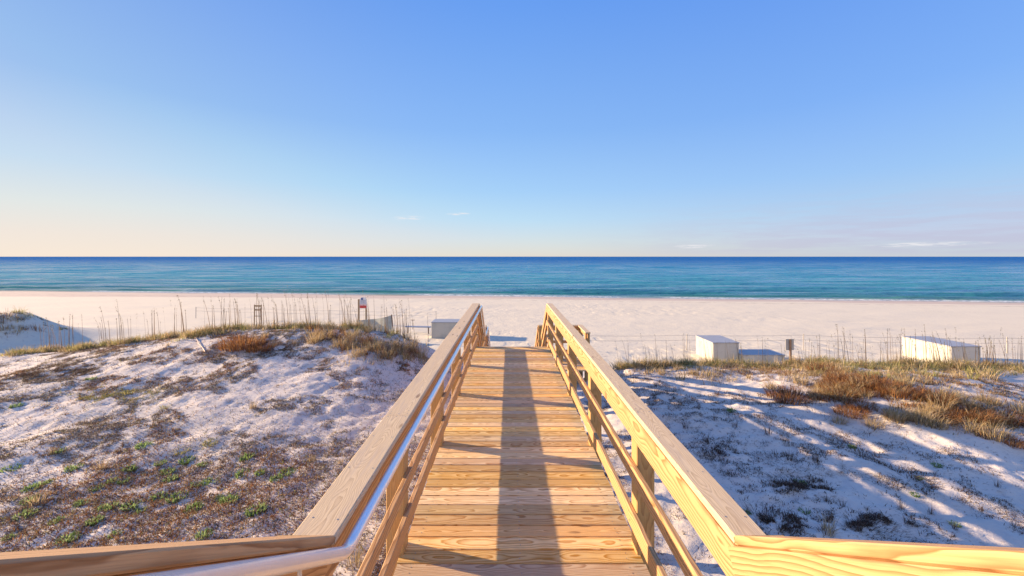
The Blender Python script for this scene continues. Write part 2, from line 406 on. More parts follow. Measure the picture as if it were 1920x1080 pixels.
def water_mat():
    m, t, b = new_mat('gulf_water')
    g = t.nodes.new('ShaderNodeNewGeometry'); P = g.outputs['Position']
    s = t.nodes.new('ShaderNodeSeparateXYZ'); t.links.new(P, s.inputs[0])
    sd_ = mth(t, 'SUBTRACT', s.outputs[1], mth(t, 'SUBTRACT', 62.5, mth(t, 'MULTIPLY', s.outputs[0], .115)))
    lg = mth(t, 'LOGARITHM', mth(t, 'ADD', mth(t, 'MAXIMUM', sd_, 0), 1.0), 10.0)      # 0..4.5
    wob = mth(t, 'MULTIPLY', mth(t, 'SUBTRACT', noise(t, vmul(t, P, (.25, 1, 1)), .02, 4), .5), .6)
    f = mth(t, 'DIVIDE', mth(t, 'ADD', lg, wob), 4.0)
    rp = t.nodes.new('ShaderNodeValToRGB'); t.links.new(f, rp.inputs[0]); c = rp.color_ramp
    st = [(0.0, (.40, .36, .30)), (.08, (.13, .27, .25)), (.20, (.022, .17, .18)), (.31, (.05, .24, .31)), (.44, (.055, .30, .40)),
          (.56, (.022, .22, .40)), (.66, (.010, .14, .38)), (.76, (.005, .12, .37)), (1.0, (.006, .115, .34))]
    for i, (p, q) in enumerate(st):
        e = c.elements[i] if i < 2 else c.elements.new(p)
        e.position = p; e.color = (*q, 1)
    a = t.nodes.new('ShaderNodeAttribute'); a.attribute_name = 'foam'
    fs = t.nodes.new('ShaderNodeSeparateXYZ'); t.links.new(a.outputs['Vector'], fs.inputs[0])
    foam = mth(t, 'MULTIPLY', fs.outputs[0], mrange(t, noise(t, vmul(t, P, (.5, 1.6, 1)), 2.2, 5, .7), .40, .58))
    t.links.new(mixc(t, foam, rp.outputs[0], (.80, .82, .84)), b.inputs['Base Color'])
    b.inputs['Roughness'].default_value = .9; b.inputs['Specular IOR Level'].default_value = 0
    w1 = noise(t, vmul(t, P, (.5, 1.3, 1)), .9, 5, .6); w2 = noise(t, vmul(t, P, (.25, 1.0, 1)), .11, 4, .6)
    h = mth(t, 'ADD', mth(t, 'MULTIPLY', w1, .35), mth(t, 'MULTIPLY', w2, 2.2))
    nb = bump(t, h, 1.0, .8, b)
    gl_ = t.nodes.new('ShaderNodeBsdfGlossy'); gl_.inputs['Roughness'].default_value = .18; t.links.new(nb, gl_.inputs['Normal'])
    fr_ = t.nodes.new('ShaderNodeFresnel'); fr_.inputs['IOR'].default_value = 1.33; t.links.new(nb, fr_.inputs['Normal'])
    mx = t.nodes.new('ShaderNodeMixShader'); t.links.new(mth(t, 'MULTIPLY', mrange(t, fr_.outputs[0], 0, .8, .04, .60, False), mth(t, 'MULTIPLY', mth(t, 'MULTIPLY', mrange(t, lg, 2.0, 3.0, 1.0, .20), mth(t, 'SUBTRACT', 1.0, foam)), mrange(t, noise(t, vmul(t, P, (.10, 1.0, 1)), .28, 5, .65), 40/100, .62, .12, 2.0))), mx.inputs[0])
    t.links.new(b.outputs[0], mx.inputs[1]); t.links.new(gl_.outputs[0], mx.inputs[2]); t.links.new(mx.outputs[0], t.nodes['Material Output'].inputs[0])
    return m
M['water'] = water_mat()

# ------------------------------------------------------------------ ground, sea floor and sea
xs = axis([(-700, -60, 60, 6), (-60, -22, 3, .25), (-22, -12, .16, .07), (-12, 13, .06, .06), (13, 24, .07, .2), (24, 60, .3, 3), (60, 700, 6, 60)])
ys = axis([(-40, -4, 4, 1), (-4, 2.5, .4, .08), (2.5, 15.5, .05, .06), (15.5, 24, .10, .16), (24, 66, .2, .5), (66, 130, 1, 6)])
co, fc = grid(xs, ys, ground)
mesh_np('sand_ground', co, fc, M['sand'], smooth=True)['kind'] = 'structure'
def wave(x, y):
    s = y - shore_y(x)
    z = np.zeros_like(s)
    amp = sst(0, 6, s)
    for i, (lam, a, ang, sd0) in enumerate([(7.5, .15, .02, 1), (4.3, .07, -.08, 2), (13.0, .16, .05, 3)]):
        env = sst(.38, .68, fbm(x * .022 + i * 7, y * .05, 70 + i, 3))
        p = 2 * np.pi * (s + ang * x + 6 * (fbm(x * .02, y * .02, 80 + i, 2) - .5) * 2) / lam
        z = z + a * env * (np.sin(p) + .35 * np.sin(2 * p + 1.2)) * amp
    z = z + (fbm(x * .35, y * .9, 90, 3) - .5) * .10 * amp
    # little breaker near the sand
    br = np.exp(-((s - 4.2 - 1.6 * (fbm(x * .03, x * 0, 95, 2) - .5) * 2) / .55) ** 2) * sst(.45, .62, fbm(x * .045, x * 0 + 3, 96, 2))
    br2 = np.exp(-((s - 11.5 - 3 * (fbm(x * .03, x * 0, 97, 2) - .5) * 2) / .9) ** 2) * sst(.5, .66, fbm(x * .035, x * 0 + 5, 98, 2))
    z = z + .30 * br + .38 * br2
    z = z * np.exp(-np.clip(s - 150, 0, 1e9) / 200)
    return z + .02, s, br
wx = axis([(-40000, -600, 16000, 400), (-600, -120, 100, 2), (-120, 100, .6, .6), (100, 600, 2, 100), (600, 40000, 400, 16000)])
wy = axis([(46, 100, .22, .3), (100, 260, .35, 3), (260, 1200, 5, 60), (1200, 45000, 100, 9000)])
X, Y = np.meshgrid(wx, wy); Z, S, BR = wave(X, Y)
co = np.stack([X, Y, Z], -1).reshape(-1, 3)
i = (np.arange(len(wy) - 1)[:, None] * len(wx) + np.arange(len(wx) - 1)[None, :]).ravel()
fo = np.clip(np.exp(-((S - .9) / 1.3) ** 2) * 1.0 * sst(.30, .5, fbm(X * .06, X * 0, 99, 2)) + BR * .55 * sst(.5, .7, fbm(X * .08, X * 0 + 9, 100, 2)), 0, 1).reshape(-1, 1)
mesh_np('sea_water', co, np.stack([i, i + 1, i + len(wx) + 1, i + len(wx)], 1), M['water'], attrs={'foam': np.repeat(fo, 3, 1)}, smooth=True)['kind'] = 'structure'
mesh_np('sea_floor', np.array([(-40000, 120, -4), (40000, 120, -4), (40000, 45000, -4), (-40000, 45000, -4)], float), np.array([[0, 1, 2, 3]]), M['sand'])['kind'] = 'structure'

# ------------------------------------------------------------------ boardwalk
DZ = CZ - 2.33; RH = 1.13; SL = .66
XL, XR = -.82, 1.0          # inner faces of the posts
bw = empty('boardwalk', (0, 0, 0), label='long pine dune boardwalk with slatted side rails leading down to the beach', cat='boardwalk')
END = 10.5
# flights: deck level and rail height as a function of y
def lev(y):      # walking level
    if y < 1.73: return DZ + (1.73 - y) * SL
    if y < END: return DZ
    if y < 12.15: return DZ - (y - END) * SL
    if y < 13.6: return DZ - 1.1
    return DZ - 1.1 - (y - 13.6) * SL
knots_y = [-1.6, 1.73, END - .15, 12.05, 13.55, 15.6]
def levr(y):     # level the rail follows (breaks where the rails break)
    return float(np.interp(y, knots_y, [DZ + (1.73 + 1.6) * SL, DZ, DZ, DZ - 1.1, DZ - 1.1, DZ - 1.1 - 2.05 * SL]))
# planks of the deck
B = Boards(); y = 1.76; k = 0
while y < END - .05:
    z = DZ - .019 + random.uniform(-.0015, .0015); j = random.uniform(-.012, .012)
    B.add((XL - .03 + j, y + .07, z), (XR + .03 + j, y + .07, z), .1365, .038, ch=.006); y += .1449
B.build('deck', M['deck'], bw)
# small screw heads along the planks
co = []; fs = []
y = 1.76
while y < END - .05:
    for x in (XL + .09, .09, XR - .09):
        for q in (.045, .10):
            b0 = len(co); cx_, cy_ = x + random.uniform(-.006, .006), y + q
            for a in range(6): co.append((cx_ + .0048 * math.cos(a * math.pi / 3), cy_ + .0048 * math.sin(a * math.pi / 3), DZ + .0025))
            fs.append([b0 + a for a in range(6)])
    y += .1449
tag(mesh_np('screw_heads', co, np.array(fs), M['bolt'], bw), kind='stuff')
# beams under the deck
for x in (XL + .05, .09, XR - .05):
    Boards().add((x, 1.8, DZ - .038 - .12), (x, END - .02, DZ - .038 - .12), .038, .235).build('joist', M['post'], bw)
# landing and stairs
B = Boards(); y = 12.18
while y < 13.5:
    B.add((XL - .03, y + .07, DZ - 1.119), (2.55, y + .07, DZ - 1.119), .139, .038); y += .1449
B.build('landing', M['deck'], bw)
def treads(y0, z0, n, d):
    for s in range(n):
        b = Boards(); z = z0 - .1833 * (s + 1) * 1.0
        for q in (.07, .207): b.add((XL + .02, y0 + d * (s * .275 + q), z - .019), (XR - .02, y0 + d * (s * .275 + q), z - .019), .132, .038)
        b.build('stair_tread', M['deck'], bw)
treads(END + .02, DZ, 5, 1); treads(13.64, DZ - 1.1, 7, 1)
for s in range(12):       # flight climbing behind the viewer's feet
    b = Boards(); z = DZ + .1833 * (s + 1)
    for q in (.07, .207): b.add((XL + .02, 1.73 - (s * .275 + q), z - .019), (XR - .02, 1.73 - (s * .275 + q), z - .019), .132, .038)
    b.build('stair_tread', M['deck'], bw)
for x in (XL + .02, XR - .02):
    for (ya, yb) in ((END, 12.15), (13.6, 15.6), (1.7, -1.6)):
        Boards().add((x, ya, lev(ya) - .2), (x, yb, lev(yb) - .2), .038, .235).build('stair_stringer', M['post'], bw)
# posts
def post(x, y, top=None, w_=.14, bot=None):
    g = float(ground(x, y, False)) - .4 if bot is None else bot
    t_ = levr(y) + RH - .04 if top is None else top
    Boards().add((x, y, g), (x, y, t_), w_, w_, up=(0, 1, 0), ch=.006).build('post', M['post'], bw)
ysp = [1.60, 3.22, 5.02, 6.82, 8.62, 10.38, 12.1, 13.55, 15.5, -.1, -1.6]
for y in ysp:
    for x in (XL - .07, XR + .07): post(x, y)
for (x, y) in ((2.40, 12.35), (2.40, 13.5), (1.75, 13.5)): post(x, y, DZ - 1.1 + RH - .04)
# rails: side, cap centre, widths
def rail_run(side, ya, yb):
    za, zb = levr(ya), levr(yb); sl = (zb - za) / (yb - ya); cs = math.cos(math.atan(sl))
    if side < 0: xin = XL + .019; cap0, cap1 = -.936, -.746
    else: xin = XR - .019; cap0, cap1 = .968, 1.115
    slp = abs(sl) > .1; e_ = 0 if slp else .05; ra, rb = ya - e_, yb + e_
    def rail(z_top, hgt, name, mat, jitter=0):
        h2 = hgt / 2
        Boards().add((xin, ra, za + z_top - h2), (xin, rb, zb + z_top - h2), .043 if slp else .038, hgt * cs if abs(sl) > .1 else hgt, ch=.005).build(name, mat, bw)
    rail(RH - .042, .175, 'top_rail', M['fresh'])
    rail(.62 if side < 0 else .695, .10 if side < 0 else .115, 'middle_rail', M['fresh'])
    rail(.325, .13, 'bottom_rail', M['fresh'])
    # cap in butt-jointed lengths
    cuts = [ya, yb] if yb - ya < 4 else ([ya, 3.05, 6.9, yb] if side < 0 else [ya, 1.73 + 1.42, 6.75, yb])
    xc = (cap0 + cap1) / 2
    for a, b_ in zip(cuts[:-1], cuts[1:]):
        aa, bb = a + (.002 if a != ya else 0), b_ - (.002 if b_ != yb else 0)
        f_ = lambda q: za + (q - za * 0 - ya) * sl
        Boards().add((xc, aa, f_(aa) + RH - .019), (xc, bb, f_(bb) + RH - .019), cap1 - cap0, .038, ch=.006).build('cap_rail', M['cap'] if a >= 1.7 else M['fresh'], bw)
for side in (-1, 1):
    for a, b_ in zip(knots_y[:-1], knots_y[1:]): rail_run(side, a, b_) if not (side > 0 and abs(a - 12.05) < .01) else None
# landing rails on the right-hand bay
LZ = DZ - 1.1
for (p0, p1) in (((1.0, 13.52), (2.47, 13.52)), ((2.40, 12.2), (2.40, 13.44))):
    for zt, hg, nm in ((RH - .042, .14, 'top_rail'), (.62, .092, 'middle_rail'), (.305, .105, 'bottom_rail')):
        Boards().add((p0[0], p0[1], LZ + zt - hg / 2), (p1[0], p1[1], LZ + zt - hg / 2), .038, hg).build(nm, M['fresh'], bw)
    Boards().add((p0[0], p0[1] + .03, LZ + RH - .019), (p1[0], p1[1] + .03, LZ + RH - .019), .16, .038).build('cap_rail', M['cap'], bw)
# nail heads on the caps and bolts through the boards at every post
def discs(name, pts, r, nrm, parent, mat):
    co = []; fs = []
    for (x, y, z) in pts:
        b0 = len(co)
        for a in range(8):
            c_, s_ = math.cos(a * math.pi / 4) * r, math.sin(a * math.pi / 4) * r
            co.append((x + c_, y + s_, z) if nrm == 'z' else (x, y + c_, z + s_))
        fs.append([b0 + a for a in range(8)])
    return tag(mesh_np(name, co, np.array(fs), mat, parent), kind='stuff')
pz = []
for side, c0, c1 in ((-1, -.936, -.746), (1, .968, 1.115)):
    y = 1.85
    while y < END - .3:
        for x in (c0 + .03, c1 - .03): pz.append((x + random.uniform(-.006, .006), y + random.uniform(-.03, .03), DZ + RH + .0012))
        y += .42
    for q in (1.73 + 1.42 if side > 0 else 3.05, 6.75 if side > 0 else 6.9):
        for dy in (-.03, .03):
            for x in (c0 + .03, (c0 + c1) / 2, c1 - .03): pz.append((x, q + dy, DZ + RH + .0013))
discs('nail_heads', pz, .0045, 'z', bw, M['bolt'])
px_ = []
for y in ysp[1:6]:
    for z in (DZ + .23, DZ + .29, DZ + .61, DZ + .66, DZ + .95, DZ + 1.05): px_.append((XR - .0395, y + random.uniform(-.02, .02), z))
discs('screw_heads', px_, .006, 'x', bw, M['bolt'])
# aluminium handrail on the left
PX = -.700; PH = RH - .072
hp = [(PX, y, levr(y) + PH) for y in knots_y]
hp[-1] = (PX, 15.45, levr(15.45) + PH)
hp.append((PX, 15.62, levr(15.45) + PH - .06))
hp.append((PX, 15.62, levr(15.45) + .1))
pipe = tube('handrail', hp, .0265, M['metal'], bw, seg=20)
for y in (-.6, 1.35, 3.4, 5.2, 7.0, 8.8, 10.2, 11.3, 12.9, 14.6):
    z = levr(y) + PH
    tube('bracket', [(PX, y, z - .02), (PX, y, z - .10), (XL + .03, y, z - .115)], .008, M['metal'], pipe, seg=10, bend=.03)
post_b = None

# ------------------------------------------------------------------ boxes, signs and fences on the beach
def box_mesh(name, x0, x1, y0, y1, z0, z1, mat, parent, ch=.01, taper=0.0):
    v = []
    for z, t_ in ((z0, 0), (z1, taper)):
        v += [(x0 + t_, y0 + t_, z), (x1 - t_, y0 + t_, z), (x1 - t_, y1 - t_, z), (x0 + t_, y1 - t_, z)]
    o = mesh_np(name, np.array(v), np.array([(3, 2, 1, 0), (4, 5, 6, 7), (0, 1, 5, 4), (1, 2, 6, 5), (2, 3, 7, 6), (3, 0, 4, 7)]), mat, parent)
    if ch:
        md = o.modifiers.new('bevel', 'BEVEL'); md.width = ch; md.segments = 2
    return o
def storage_box(px, py, d, wid, dep, hgt, rz, label, slope=.03):
    x, y, z = at(px, py, d)      # near left top corner
    g = float(ground(x + wid / 2, y + dep / 2, False))
    e = empty('storage_box', (x, y, g - .05), rz, label=label, cat='storage box', group='white storage boxes on the beach')
    h = z - g + .05
    box_mesh('body', .02, wid - .02, .02, dep - .02, 0, h - .045, M['white'], e)
    l = box_mesh('lid', 0, wid, -.01, dep, h - .043, h, M['lid'], e, .012)
    for q in (.2, wid - .2): box_mesh('hinge', q - .04, q + .04, -.022, -.0105, h - .07, h - .01, M['bolt'], l, .002)
    for q in (.08, wid * .5, wid - .08): box_mesh('batten', q - .03, q + .03, -.001, .0195, .03, h - .06, M['white'], e, .004)
    return e
storage_box(1336, 641, 19.0, 1.28, 1.75, 1.05, 0, 'square white storage box on the sand with a small sign to its right')
storage_box(1782, 648, 18.3, 1.42, 2.3, 1.05, 0, 'longest white storage box behind the grass at the far right')
storage_box(808, 603, 24.9, 2.3, 1.3, 1.0, 0, 'grey shaded storage box seen past the left railing of the boardwalk')
storage_box(1392, 664, 18.7, 2.0, 1.1, .5, .0, 'low flat storage box mostly hidden in grass between square box and small sign')
storage_box(1850, 678, 19.4, 4.0, 1.0, .5, .0, 'low storage box at the right edge, only its lid above the grass')

# small sign seen from behind
x, y, z = at(1482, 668, 16.8); g = float(ground(x, y, False))
e = empty('small_sign', (x, y, g), 0.05, label='small blank sign board on a dark stake, seen from behind', cat='sign')
zt = at(1482, 635, 16.8)[2] - g; zb = at(1482, 656, 16.8)[2] - g
box_mesh('sign_panel', -.18, .18, .032, .048, zb, zt, M['signback'], e, .004)
box_mesh('stake', -.032, .032, -.03, .03, -.3, zt - .01, M['darkwood'], e, .005)

# notice sign with two posts
d = 30.5; x, y, z = at(679, 597, d); g = float(ground(x, y, False))
e = empty('notice_sign', (x, y, g), 0, label='white beach notice with rounded top and red band on two wooden posts', cat='sign')
Z = lambda py: at(679, py, d)[2] - g
X_ = lambda px: (px - 679) / F * d
box_mesh('post', X_(671.2), X_(674.2), -.04, .04, -.4, Z(560), M['oldwood'], e, .006)
box_mesh('post', X_(685.2), X_(687.8), -.04, .04, -.4, Z(565), M['oldwood'], e, .006)
# rounded panel
pts = [(X_(675), Z(577)), (X_(688), Z(577)), (X_(688), Z(562))]
cxp, rr = X_(681.5), (X_(688) - X_(675)) / 2
for k in range(1, 12):
    a = math.pi * k / 12; pts.append((cxp + rr * math.cos(a), Z(562) + rr * .95 * math.sin(a)))
pts.append((X_(675), Z(562)))
n = len(pts); v = [(p[0], -.062, p[1]) for p in pts] + [(p[0], -.044, p[1]) for p in pts]
fs4 = np.array([(i, (i + 1) % n, n + (i + 1) % n, n + i) for i in range(n)])
pan = mesh_np('sign_panel', v, [fs4, np.array([[n - 1 - i for i in range(n)]]), np.array([[n + i for i in range(n)]])], M['signwhite'], e)
box_mesh('red_band', X_(675.3), X_(687.7), -.066, -.0625, Z(576.6), Z(571.5), M['signred'], pan, 0)
box_mesh('red_band', X_(675.3), X_(687.7), -.066, -.0625, Z(570.6), Z(569.9), M['signred'], pan, 0)
B_ = []
for r_ in range(5):      # lines of blue lettering too small to read in the photograph
    xx = X_(676.3)
    while xx < X_(686.5):
        w_ = random.uniform(.02, .06); B_.append((xx, min(xx + w_, X_(686.9)), Z(568.6 - r_ * 1.65), Z(568.6 - r_ * 1.65) + .035)); xx += w_ + .018
v = []; f = []
for (a, b_, c, d_) in B_:
    q = len(v); v += [(a, -.0655, c), (b_, -.0655, c), (b_, -.0655, d_), (a, -.0655, d_)]; f.append((q, q + 1, q + 2, q + 3))
mesh_np('lettering', v, np.array(f), M['signink'], pan)
k = 14; v = [(cxp - .09 + .09 * math.cos(2 * math.pi * i / k), -.0655, Z(559.3) + .11 * math.sin(2 * math.pi * i / k)) for i in range(k)]
mesh_np('emblem', v, np.array([list(range(k))]), M['signink'], pan)

# ladder-like wooden frame
d = 29.0; x, y, z = at(483, 597, d); g = float(ground(x, y, False))
e = empty('wooden_frame', (x, y, g), -.1, label='small brown ladder-like wooden frame standing among sea oats on the left', cat='wooden frame')
Zf = lambda py: at(483, py, d)[2] - g
Xf = lambda px: (px - 483) / F * d
for (a0, a1) in ((476.2, 478.2), (489.8, 491.6)):
    B = Boards(); B.add((Xf(a0) , 0, -.3), (Xf(a1), -.06, Zf(570)), .055, .06, up=(0, 1, 0)); B.build('leg', M['oldwood'], e)
for py, hh in ((572.5, .11), (580, .10), (591.5, .05)):
    B = Boards(); B.add((Xf(476.6), -.035, Zf(py)), (Xf(491.4), -.035, Zf(py)), .03, hh); B.build('slat', M['oldwood'], e)

# sagging grey fabric barrier
d = 24.0
e = empty('fabric_barrier', at(737, 607, d)[:2] + (0,), 0, label='sagging grey mesh barrier strung to a leaning stake near the notice sign', cat='barrier')
ex, ey = e.location.x, e.location.y
nseg = 16; v = []; f = []
for i_ in range(nseg + 1):
    t_ = i_ / nseg; px = 668 + (737 - 668) * t_
    top = 600 - 1.5 * math.sin(math.pi * t_) * 0 - 11.5 * t_ ** 2.2
    x, y, z = at(px, top, d); g = float(ground(x, y, False))
    v += [(x - ex, .25 * math.sin(t_ * 5) , z), (x - ex + random.uniform(-.02, .02), .25 * math.sin(t_ * 5) + .05, g - .05)]
for i_ in range(nseg): f.append((2 * i_, 2 * i_ + 1, 2 * i_ + 3, 2 * i_ + 2))
o = mesh_np('mesh_sheet', v, np.array(f), M['fabric'], e); md = o.modifiers.new('s', 'SOLIDIFY'); md.thickness = .012
x, y, z = at(737, 587.5, d); x2, y2, z2 = at(742, 610, d)
Boards().add((x2 - ex, -.28, z2 - 1.0), (x - ex - .01, -.26, z), .05, .05, up=(0, 1, 0)).build('stake', M['darkwood'], e)

# dark low board and a T-shaped stake by the left box
x, y, z = at(785, 611, 26.5); g = float(ground(x, y, False))
e = empty('low_table', (x, y, g), .02, label='low thin dark board on short stakes beside the grey box', cat='board')
Boards().add((-.85, 0, z - g), (.80, 0, z - g - .04), .35, .05).build('board', M['canvas'], e)
for q in (-.7, .65): Boards().add((q, 0, -.2), (q, 0, z - g - .035), .05, .05, up=(0, 1, 0)).build('stake', M['darkwood'], e)
x, y, z = at(774, 599, 28.0); g = float(ground(x, y, False))
e = empty('marker_stake', (x, y, g), 0, label='short T-shaped stake in the beach sand left of the grey box', cat='stake')
Boards().add((0, 0, -.2), (0, 0, z - g - .02), .03, .03, up=(0, 1, 0)).build('stake', M['darkwood'], e)
Boards().add((-.13, 0, z - g), (.13, 0, z - g), .04, .035).build('crossbar', M['darkwood'], e)

def rope_fence(pts, zr, label, step=5.0):
    x0, y0 = pts[0]; e = empty('rope_fence', (x0, y0, 0), label=label, cat='fence')
    P = []
    for (a, b_) in zip(pts[:-1], pts[1:]):
        L_ = math.hypot(b_[0] - a[0], b_[1] - a[1]); n_ = max(1, int(L_ / step))
        for i_ in range(n_): P.append((a[0] + (b_[0] - a[0]) * i_ / n_, a[1] + (b_[1] - a[1]) * i_ / n_))
    P.append(pts[-1]); tops = []
    for (x, y) in P:
        g = float(ground(x, y, False)); top = g + zr + random.uniform(-.03, .03); tops.append(top)
        Boards().add((x - x0, y - y0, g - .3), (x - x0 + random.uniform(-.03, .03), y - y0, top + .06), .035, .035, up=(0, 1, 0)).build('stake', M['rope'], e)
    for dz in (0, -.26):
        path = []
        for i_ in range(len(P) - 1):
            for q in range(5):
                t_ = q / 5; sag = .05 * 4 * t_ * (1 - t_)
                path.append((P[i_][0] + (P[i_ + 1][0] - P[i_][0]) * t_ - x0, P[i_][1] + (P[i_ + 1][1] - P[i_][1]) * t_ - y0 - .02, tops[i_] + (tops[i_ + 1] - tops[i_]) * t_ - sag + dz))
        path.append((P[-1][0] - x0, P[-1][1] - y0 - .02, tops[-1] + dz))
        tube('rope', path, .0075, M['rope'], e, seg=5, bend=.001, round_n=1)
rope_fence([(3.2, 21.6), (16, 21.9), (31, 20.6)], .78, 'thin two-strand rope fence across the beach right of the boardwalk')
rope_fence([(-5.5, 30.5), (-14, 31.5), (-26, 33.5)], .9, 'thin two-strand rope fence across the beach left of the boardwalk')

# ------------------------------------------------------------------ vegetation
def lin(r, g, b): return tuple(((c / 255) / 12.92 if c / 255 <= .04045 else ((c / 255 + .055) / 1.055) ** 2.4) for c in (r, g, b))
GOLD = np.array([(.56, .43, .22), (.44, .34, .17), (.66, .54, .36), (.34, .28, .13), (.46, .31, .16), (.58, .47, .30)])
RUST = np.array([(.30, .14, .05), (.22, .095, .04), (.36, .18, .07), (.17, .075, .04), (.42, .25, .12)])
DARK = np.array([(.10, .06, .05), (.14, .09, .07), (.08, .06, .04), (.18, .12, .08)])
GREY = np.array([(.30, .22, .18), (.20, .145, .115), (.38, .29, .22), (.13, .09, .075), (.24, .20, .13)])
GREEN = np.array([(.20, .30, .10), (.26, .36, .14), (.14, .23, .07), (.32, .42, .20)])
OLIVE = np.array([(.32, .32, .11), (.38, .35, .14), (.24, .25, .09), (.50, .42, .18)])
def blades(base, hgt, lean, az_, wid, cols, seg=3, curl=1.0):
    """strips: base (n,3), hgt, lean = horizontal reach, az_ direction, wid; returns co, faces, col"""
    n = len(base); hgt = np.broadcast_to(hgt, n); lean = np.broadcast_to(lean, n); wid = np.broadcast_to(wid, n)
    dx, dy = np.cos(az_), np.sin(az_)
    sa = az_ + np.pi / 2 + rng.uniform(-.9, .9, n); px_, py_ = np.cos(sa), np.sin(sa)
    co = np.zeros((n, seg * 2 + 1, 3)); 
    for k in range(seg + 1):
        t_ = k / seg
        cx_ = base[:, 0] + dx * lean * t_ ** (1 + .8 * curl); cy_ = base[:, 1] + dy * lean * t_ ** (1 + .8 * curl)
        cz_ = base[:, 2] + hgt * (t_ - .22 * curl * t_ ** 3)
        if k < seg:
            w2 = wid * (1 - t_ * .75) / 2
            co[:, 2 * k] = np.stack([cx_ - px_ * w2, cy_ - py_ * w2, cz_], 1); co[:, 2 * k + 1] = np.stack([cx_ + px_ * w2, cy_ + py_ * w2, cz_], 1)
        else: co[:, 2 * k] = np.stack([cx_, cy_, cz_], 1)
    m_ = seg * 2 + 1; b0 = (np.arange(n) * m_)[:, None]
    q = np.concatenate([b0 + np.array([[2 * k, 2 * k + 1, 2 * k + 3, 2 * k + 2]]) for k in range(seg - 1)], 0) if seg > 1 else np.zeros((0, 4), int)
    tri = b0 + np.array([[2 * seg - 2, 2 * seg - 1, 2 * seg]])
    c = np.repeat(cols[:, None, :], m_, 1)
    c4 = np.concatenate([c, np.ones((n, m_, 1))], 2)
    return co.reshape(-1, 3), q, tri, c4.reshape(-1, 4)
class Veg:
    def __init__(s): s.co = []; s.q = []; s.t = []; s.c = []; s.n = 0
    def add(s, r):
        co, q, t_, c = r; s.co.append(co); s.q.append(q + s.n); s.t.append(t_ + s.n); s.c.append(c); s.n += len(co); return s
    def build(s, name, parent=None, loc=None):
        fs = [f for f in (np.concatenate(s.q), np.concatenate(s.t)) if len(f)]
        return mesh_np(name, np.concatenate(s.co), fs, M['grass'], parent, {'col': np.concatenate(s.c)}, loc=loc)
def pick(pal, n, v=.25):
    return pal[rng.integers(0, len(pal), n)] * rng.uniform(1 - v, 1 + v, (n, 1))
def inside_walk(x, y): return (np.abs(x - .09) < 1.12) & (y < 16)

# --- scattered litter, runners and low mats (nobody could count them)
def scatter(n, x0, x1, y0, y1, dens):
    xs_ = rng.uniform(x0, x1, n); ys_ = rng.uniform(y0, y1, n)
    k_ = (rng.uniform(0, 1, n) < dens(xs_, ys_)); xs_, ys_ = xs_[k_], ys_[k_]
    vis = (np.abs(xs_) < ys_ * 1.40 + 1.0) & ~inside_walk(xs_, ys_)
    xs_, ys_ = xs_[vis], ys_[vis]; return xs_, ys_, ground(xs_, ys_)
def d_left(x, y):
    f = fbm(x * .9 + 3, y * 1.3, 201, 4, .6); g_ = fbm(x * 4.0, y * 5.0, 202, 3, .6)
    k = np.exp(-((x + 4.6) / 2.6) ** 2 - ((y - 5.4) / 1.3) ** 2)
    f = np.where(f > .47, f + .05, f - .05)
    return np.clip(.06 + sst(.38, .56, f) * (.12 + .88 * sst(.40, .60, g_)) * (.35 + .65 * sst(1.2, 6.0, -x)) + k * 1.0 * sst(.22, .42, g_), 0, 1) * (1 - .75 * sst(12.0, 13.3, y))
cov = Veg()
xs_, ys_, zs_ = scatter(960000, -19, -.9, 3.2, 14.2, d_left)
n = len(xs_); red = fbm(xs_ * .45 + 5, ys_ * .6, 210, 3)
redm = np.exp(-((xs_ + 4.6) / 2.6) ** 2 - ((ys_ - 5.3) / 1.2) ** 2)
cols = np.where((rng.uniform(0, 1, n) < sst(.47, .56, red) * .7 + redm * .95)[:, None], pick(RUST, n), pick(GREY, n, .4))
ol = rng.uniform(0, 1, n) < .12; cols[ol] = pick(OLIVE, int(ol.sum())); ol = rng.uniform(0, 1, n) < .30; cols[ol] = pick(DARK, int(ol.sum()), .4)
cov.add(blades(np.stack([xs_, ys_, zs_ - .004], 1), rng.uniform(.008, .06, n), rng.uniform(.02, .09, n), rng.uniform(0, 6.28, n), rng.uniform(.006, .013, n), cols, 2))
def d_right(x, y):
    f = fbm(x * .8 + 30, y * 1.1, 221, 4, .62); g_ = fbm(x * 3.5, y * 4.5, 222, 3, .6)
    br = np.exp(-((x - 9.3) / 3.4) ** 2 - ((y - 9.6) / 2.0) ** 2) + sst(10.2, 12, y) * .7
    return np.clip(sst(.46, .64, f) * sst(.42, .62, g_) * .95 + br * .75 * sst(.36, .6, g_) * sst(.3, .55, f), 0, 1)
xs_, ys_, zs_ = scatter(680000, 1.2, 20, 2.6, 13.6, d_right)
n = len(xs_); hb = np.exp(-((xs_ - 9.3) / 3.6) ** 2 - ((ys_ - 9.8) / 2.4) ** 2) + sst(10, 12, ys_) * .6
cols = np.where((rng.uniform(0, 1, n) < hb)[:, None], np.where((rng.uniform(0, 1, n) < .5)[:, None], pick(RUST, n), pick(GOLD, n)), pick(DARK, n, .4))
cov.add(blades(np.stack([xs_, ys_, zs_ - .004], 1), rng.uniform(.01, .05, n) * (1 + 1.2 * np.clip(hb, 0, 1)), rng.uniform(.01, .07, n), rng.uniform(0, 6.28, n), rng.uniform(.004, .010, n), cols, 2))
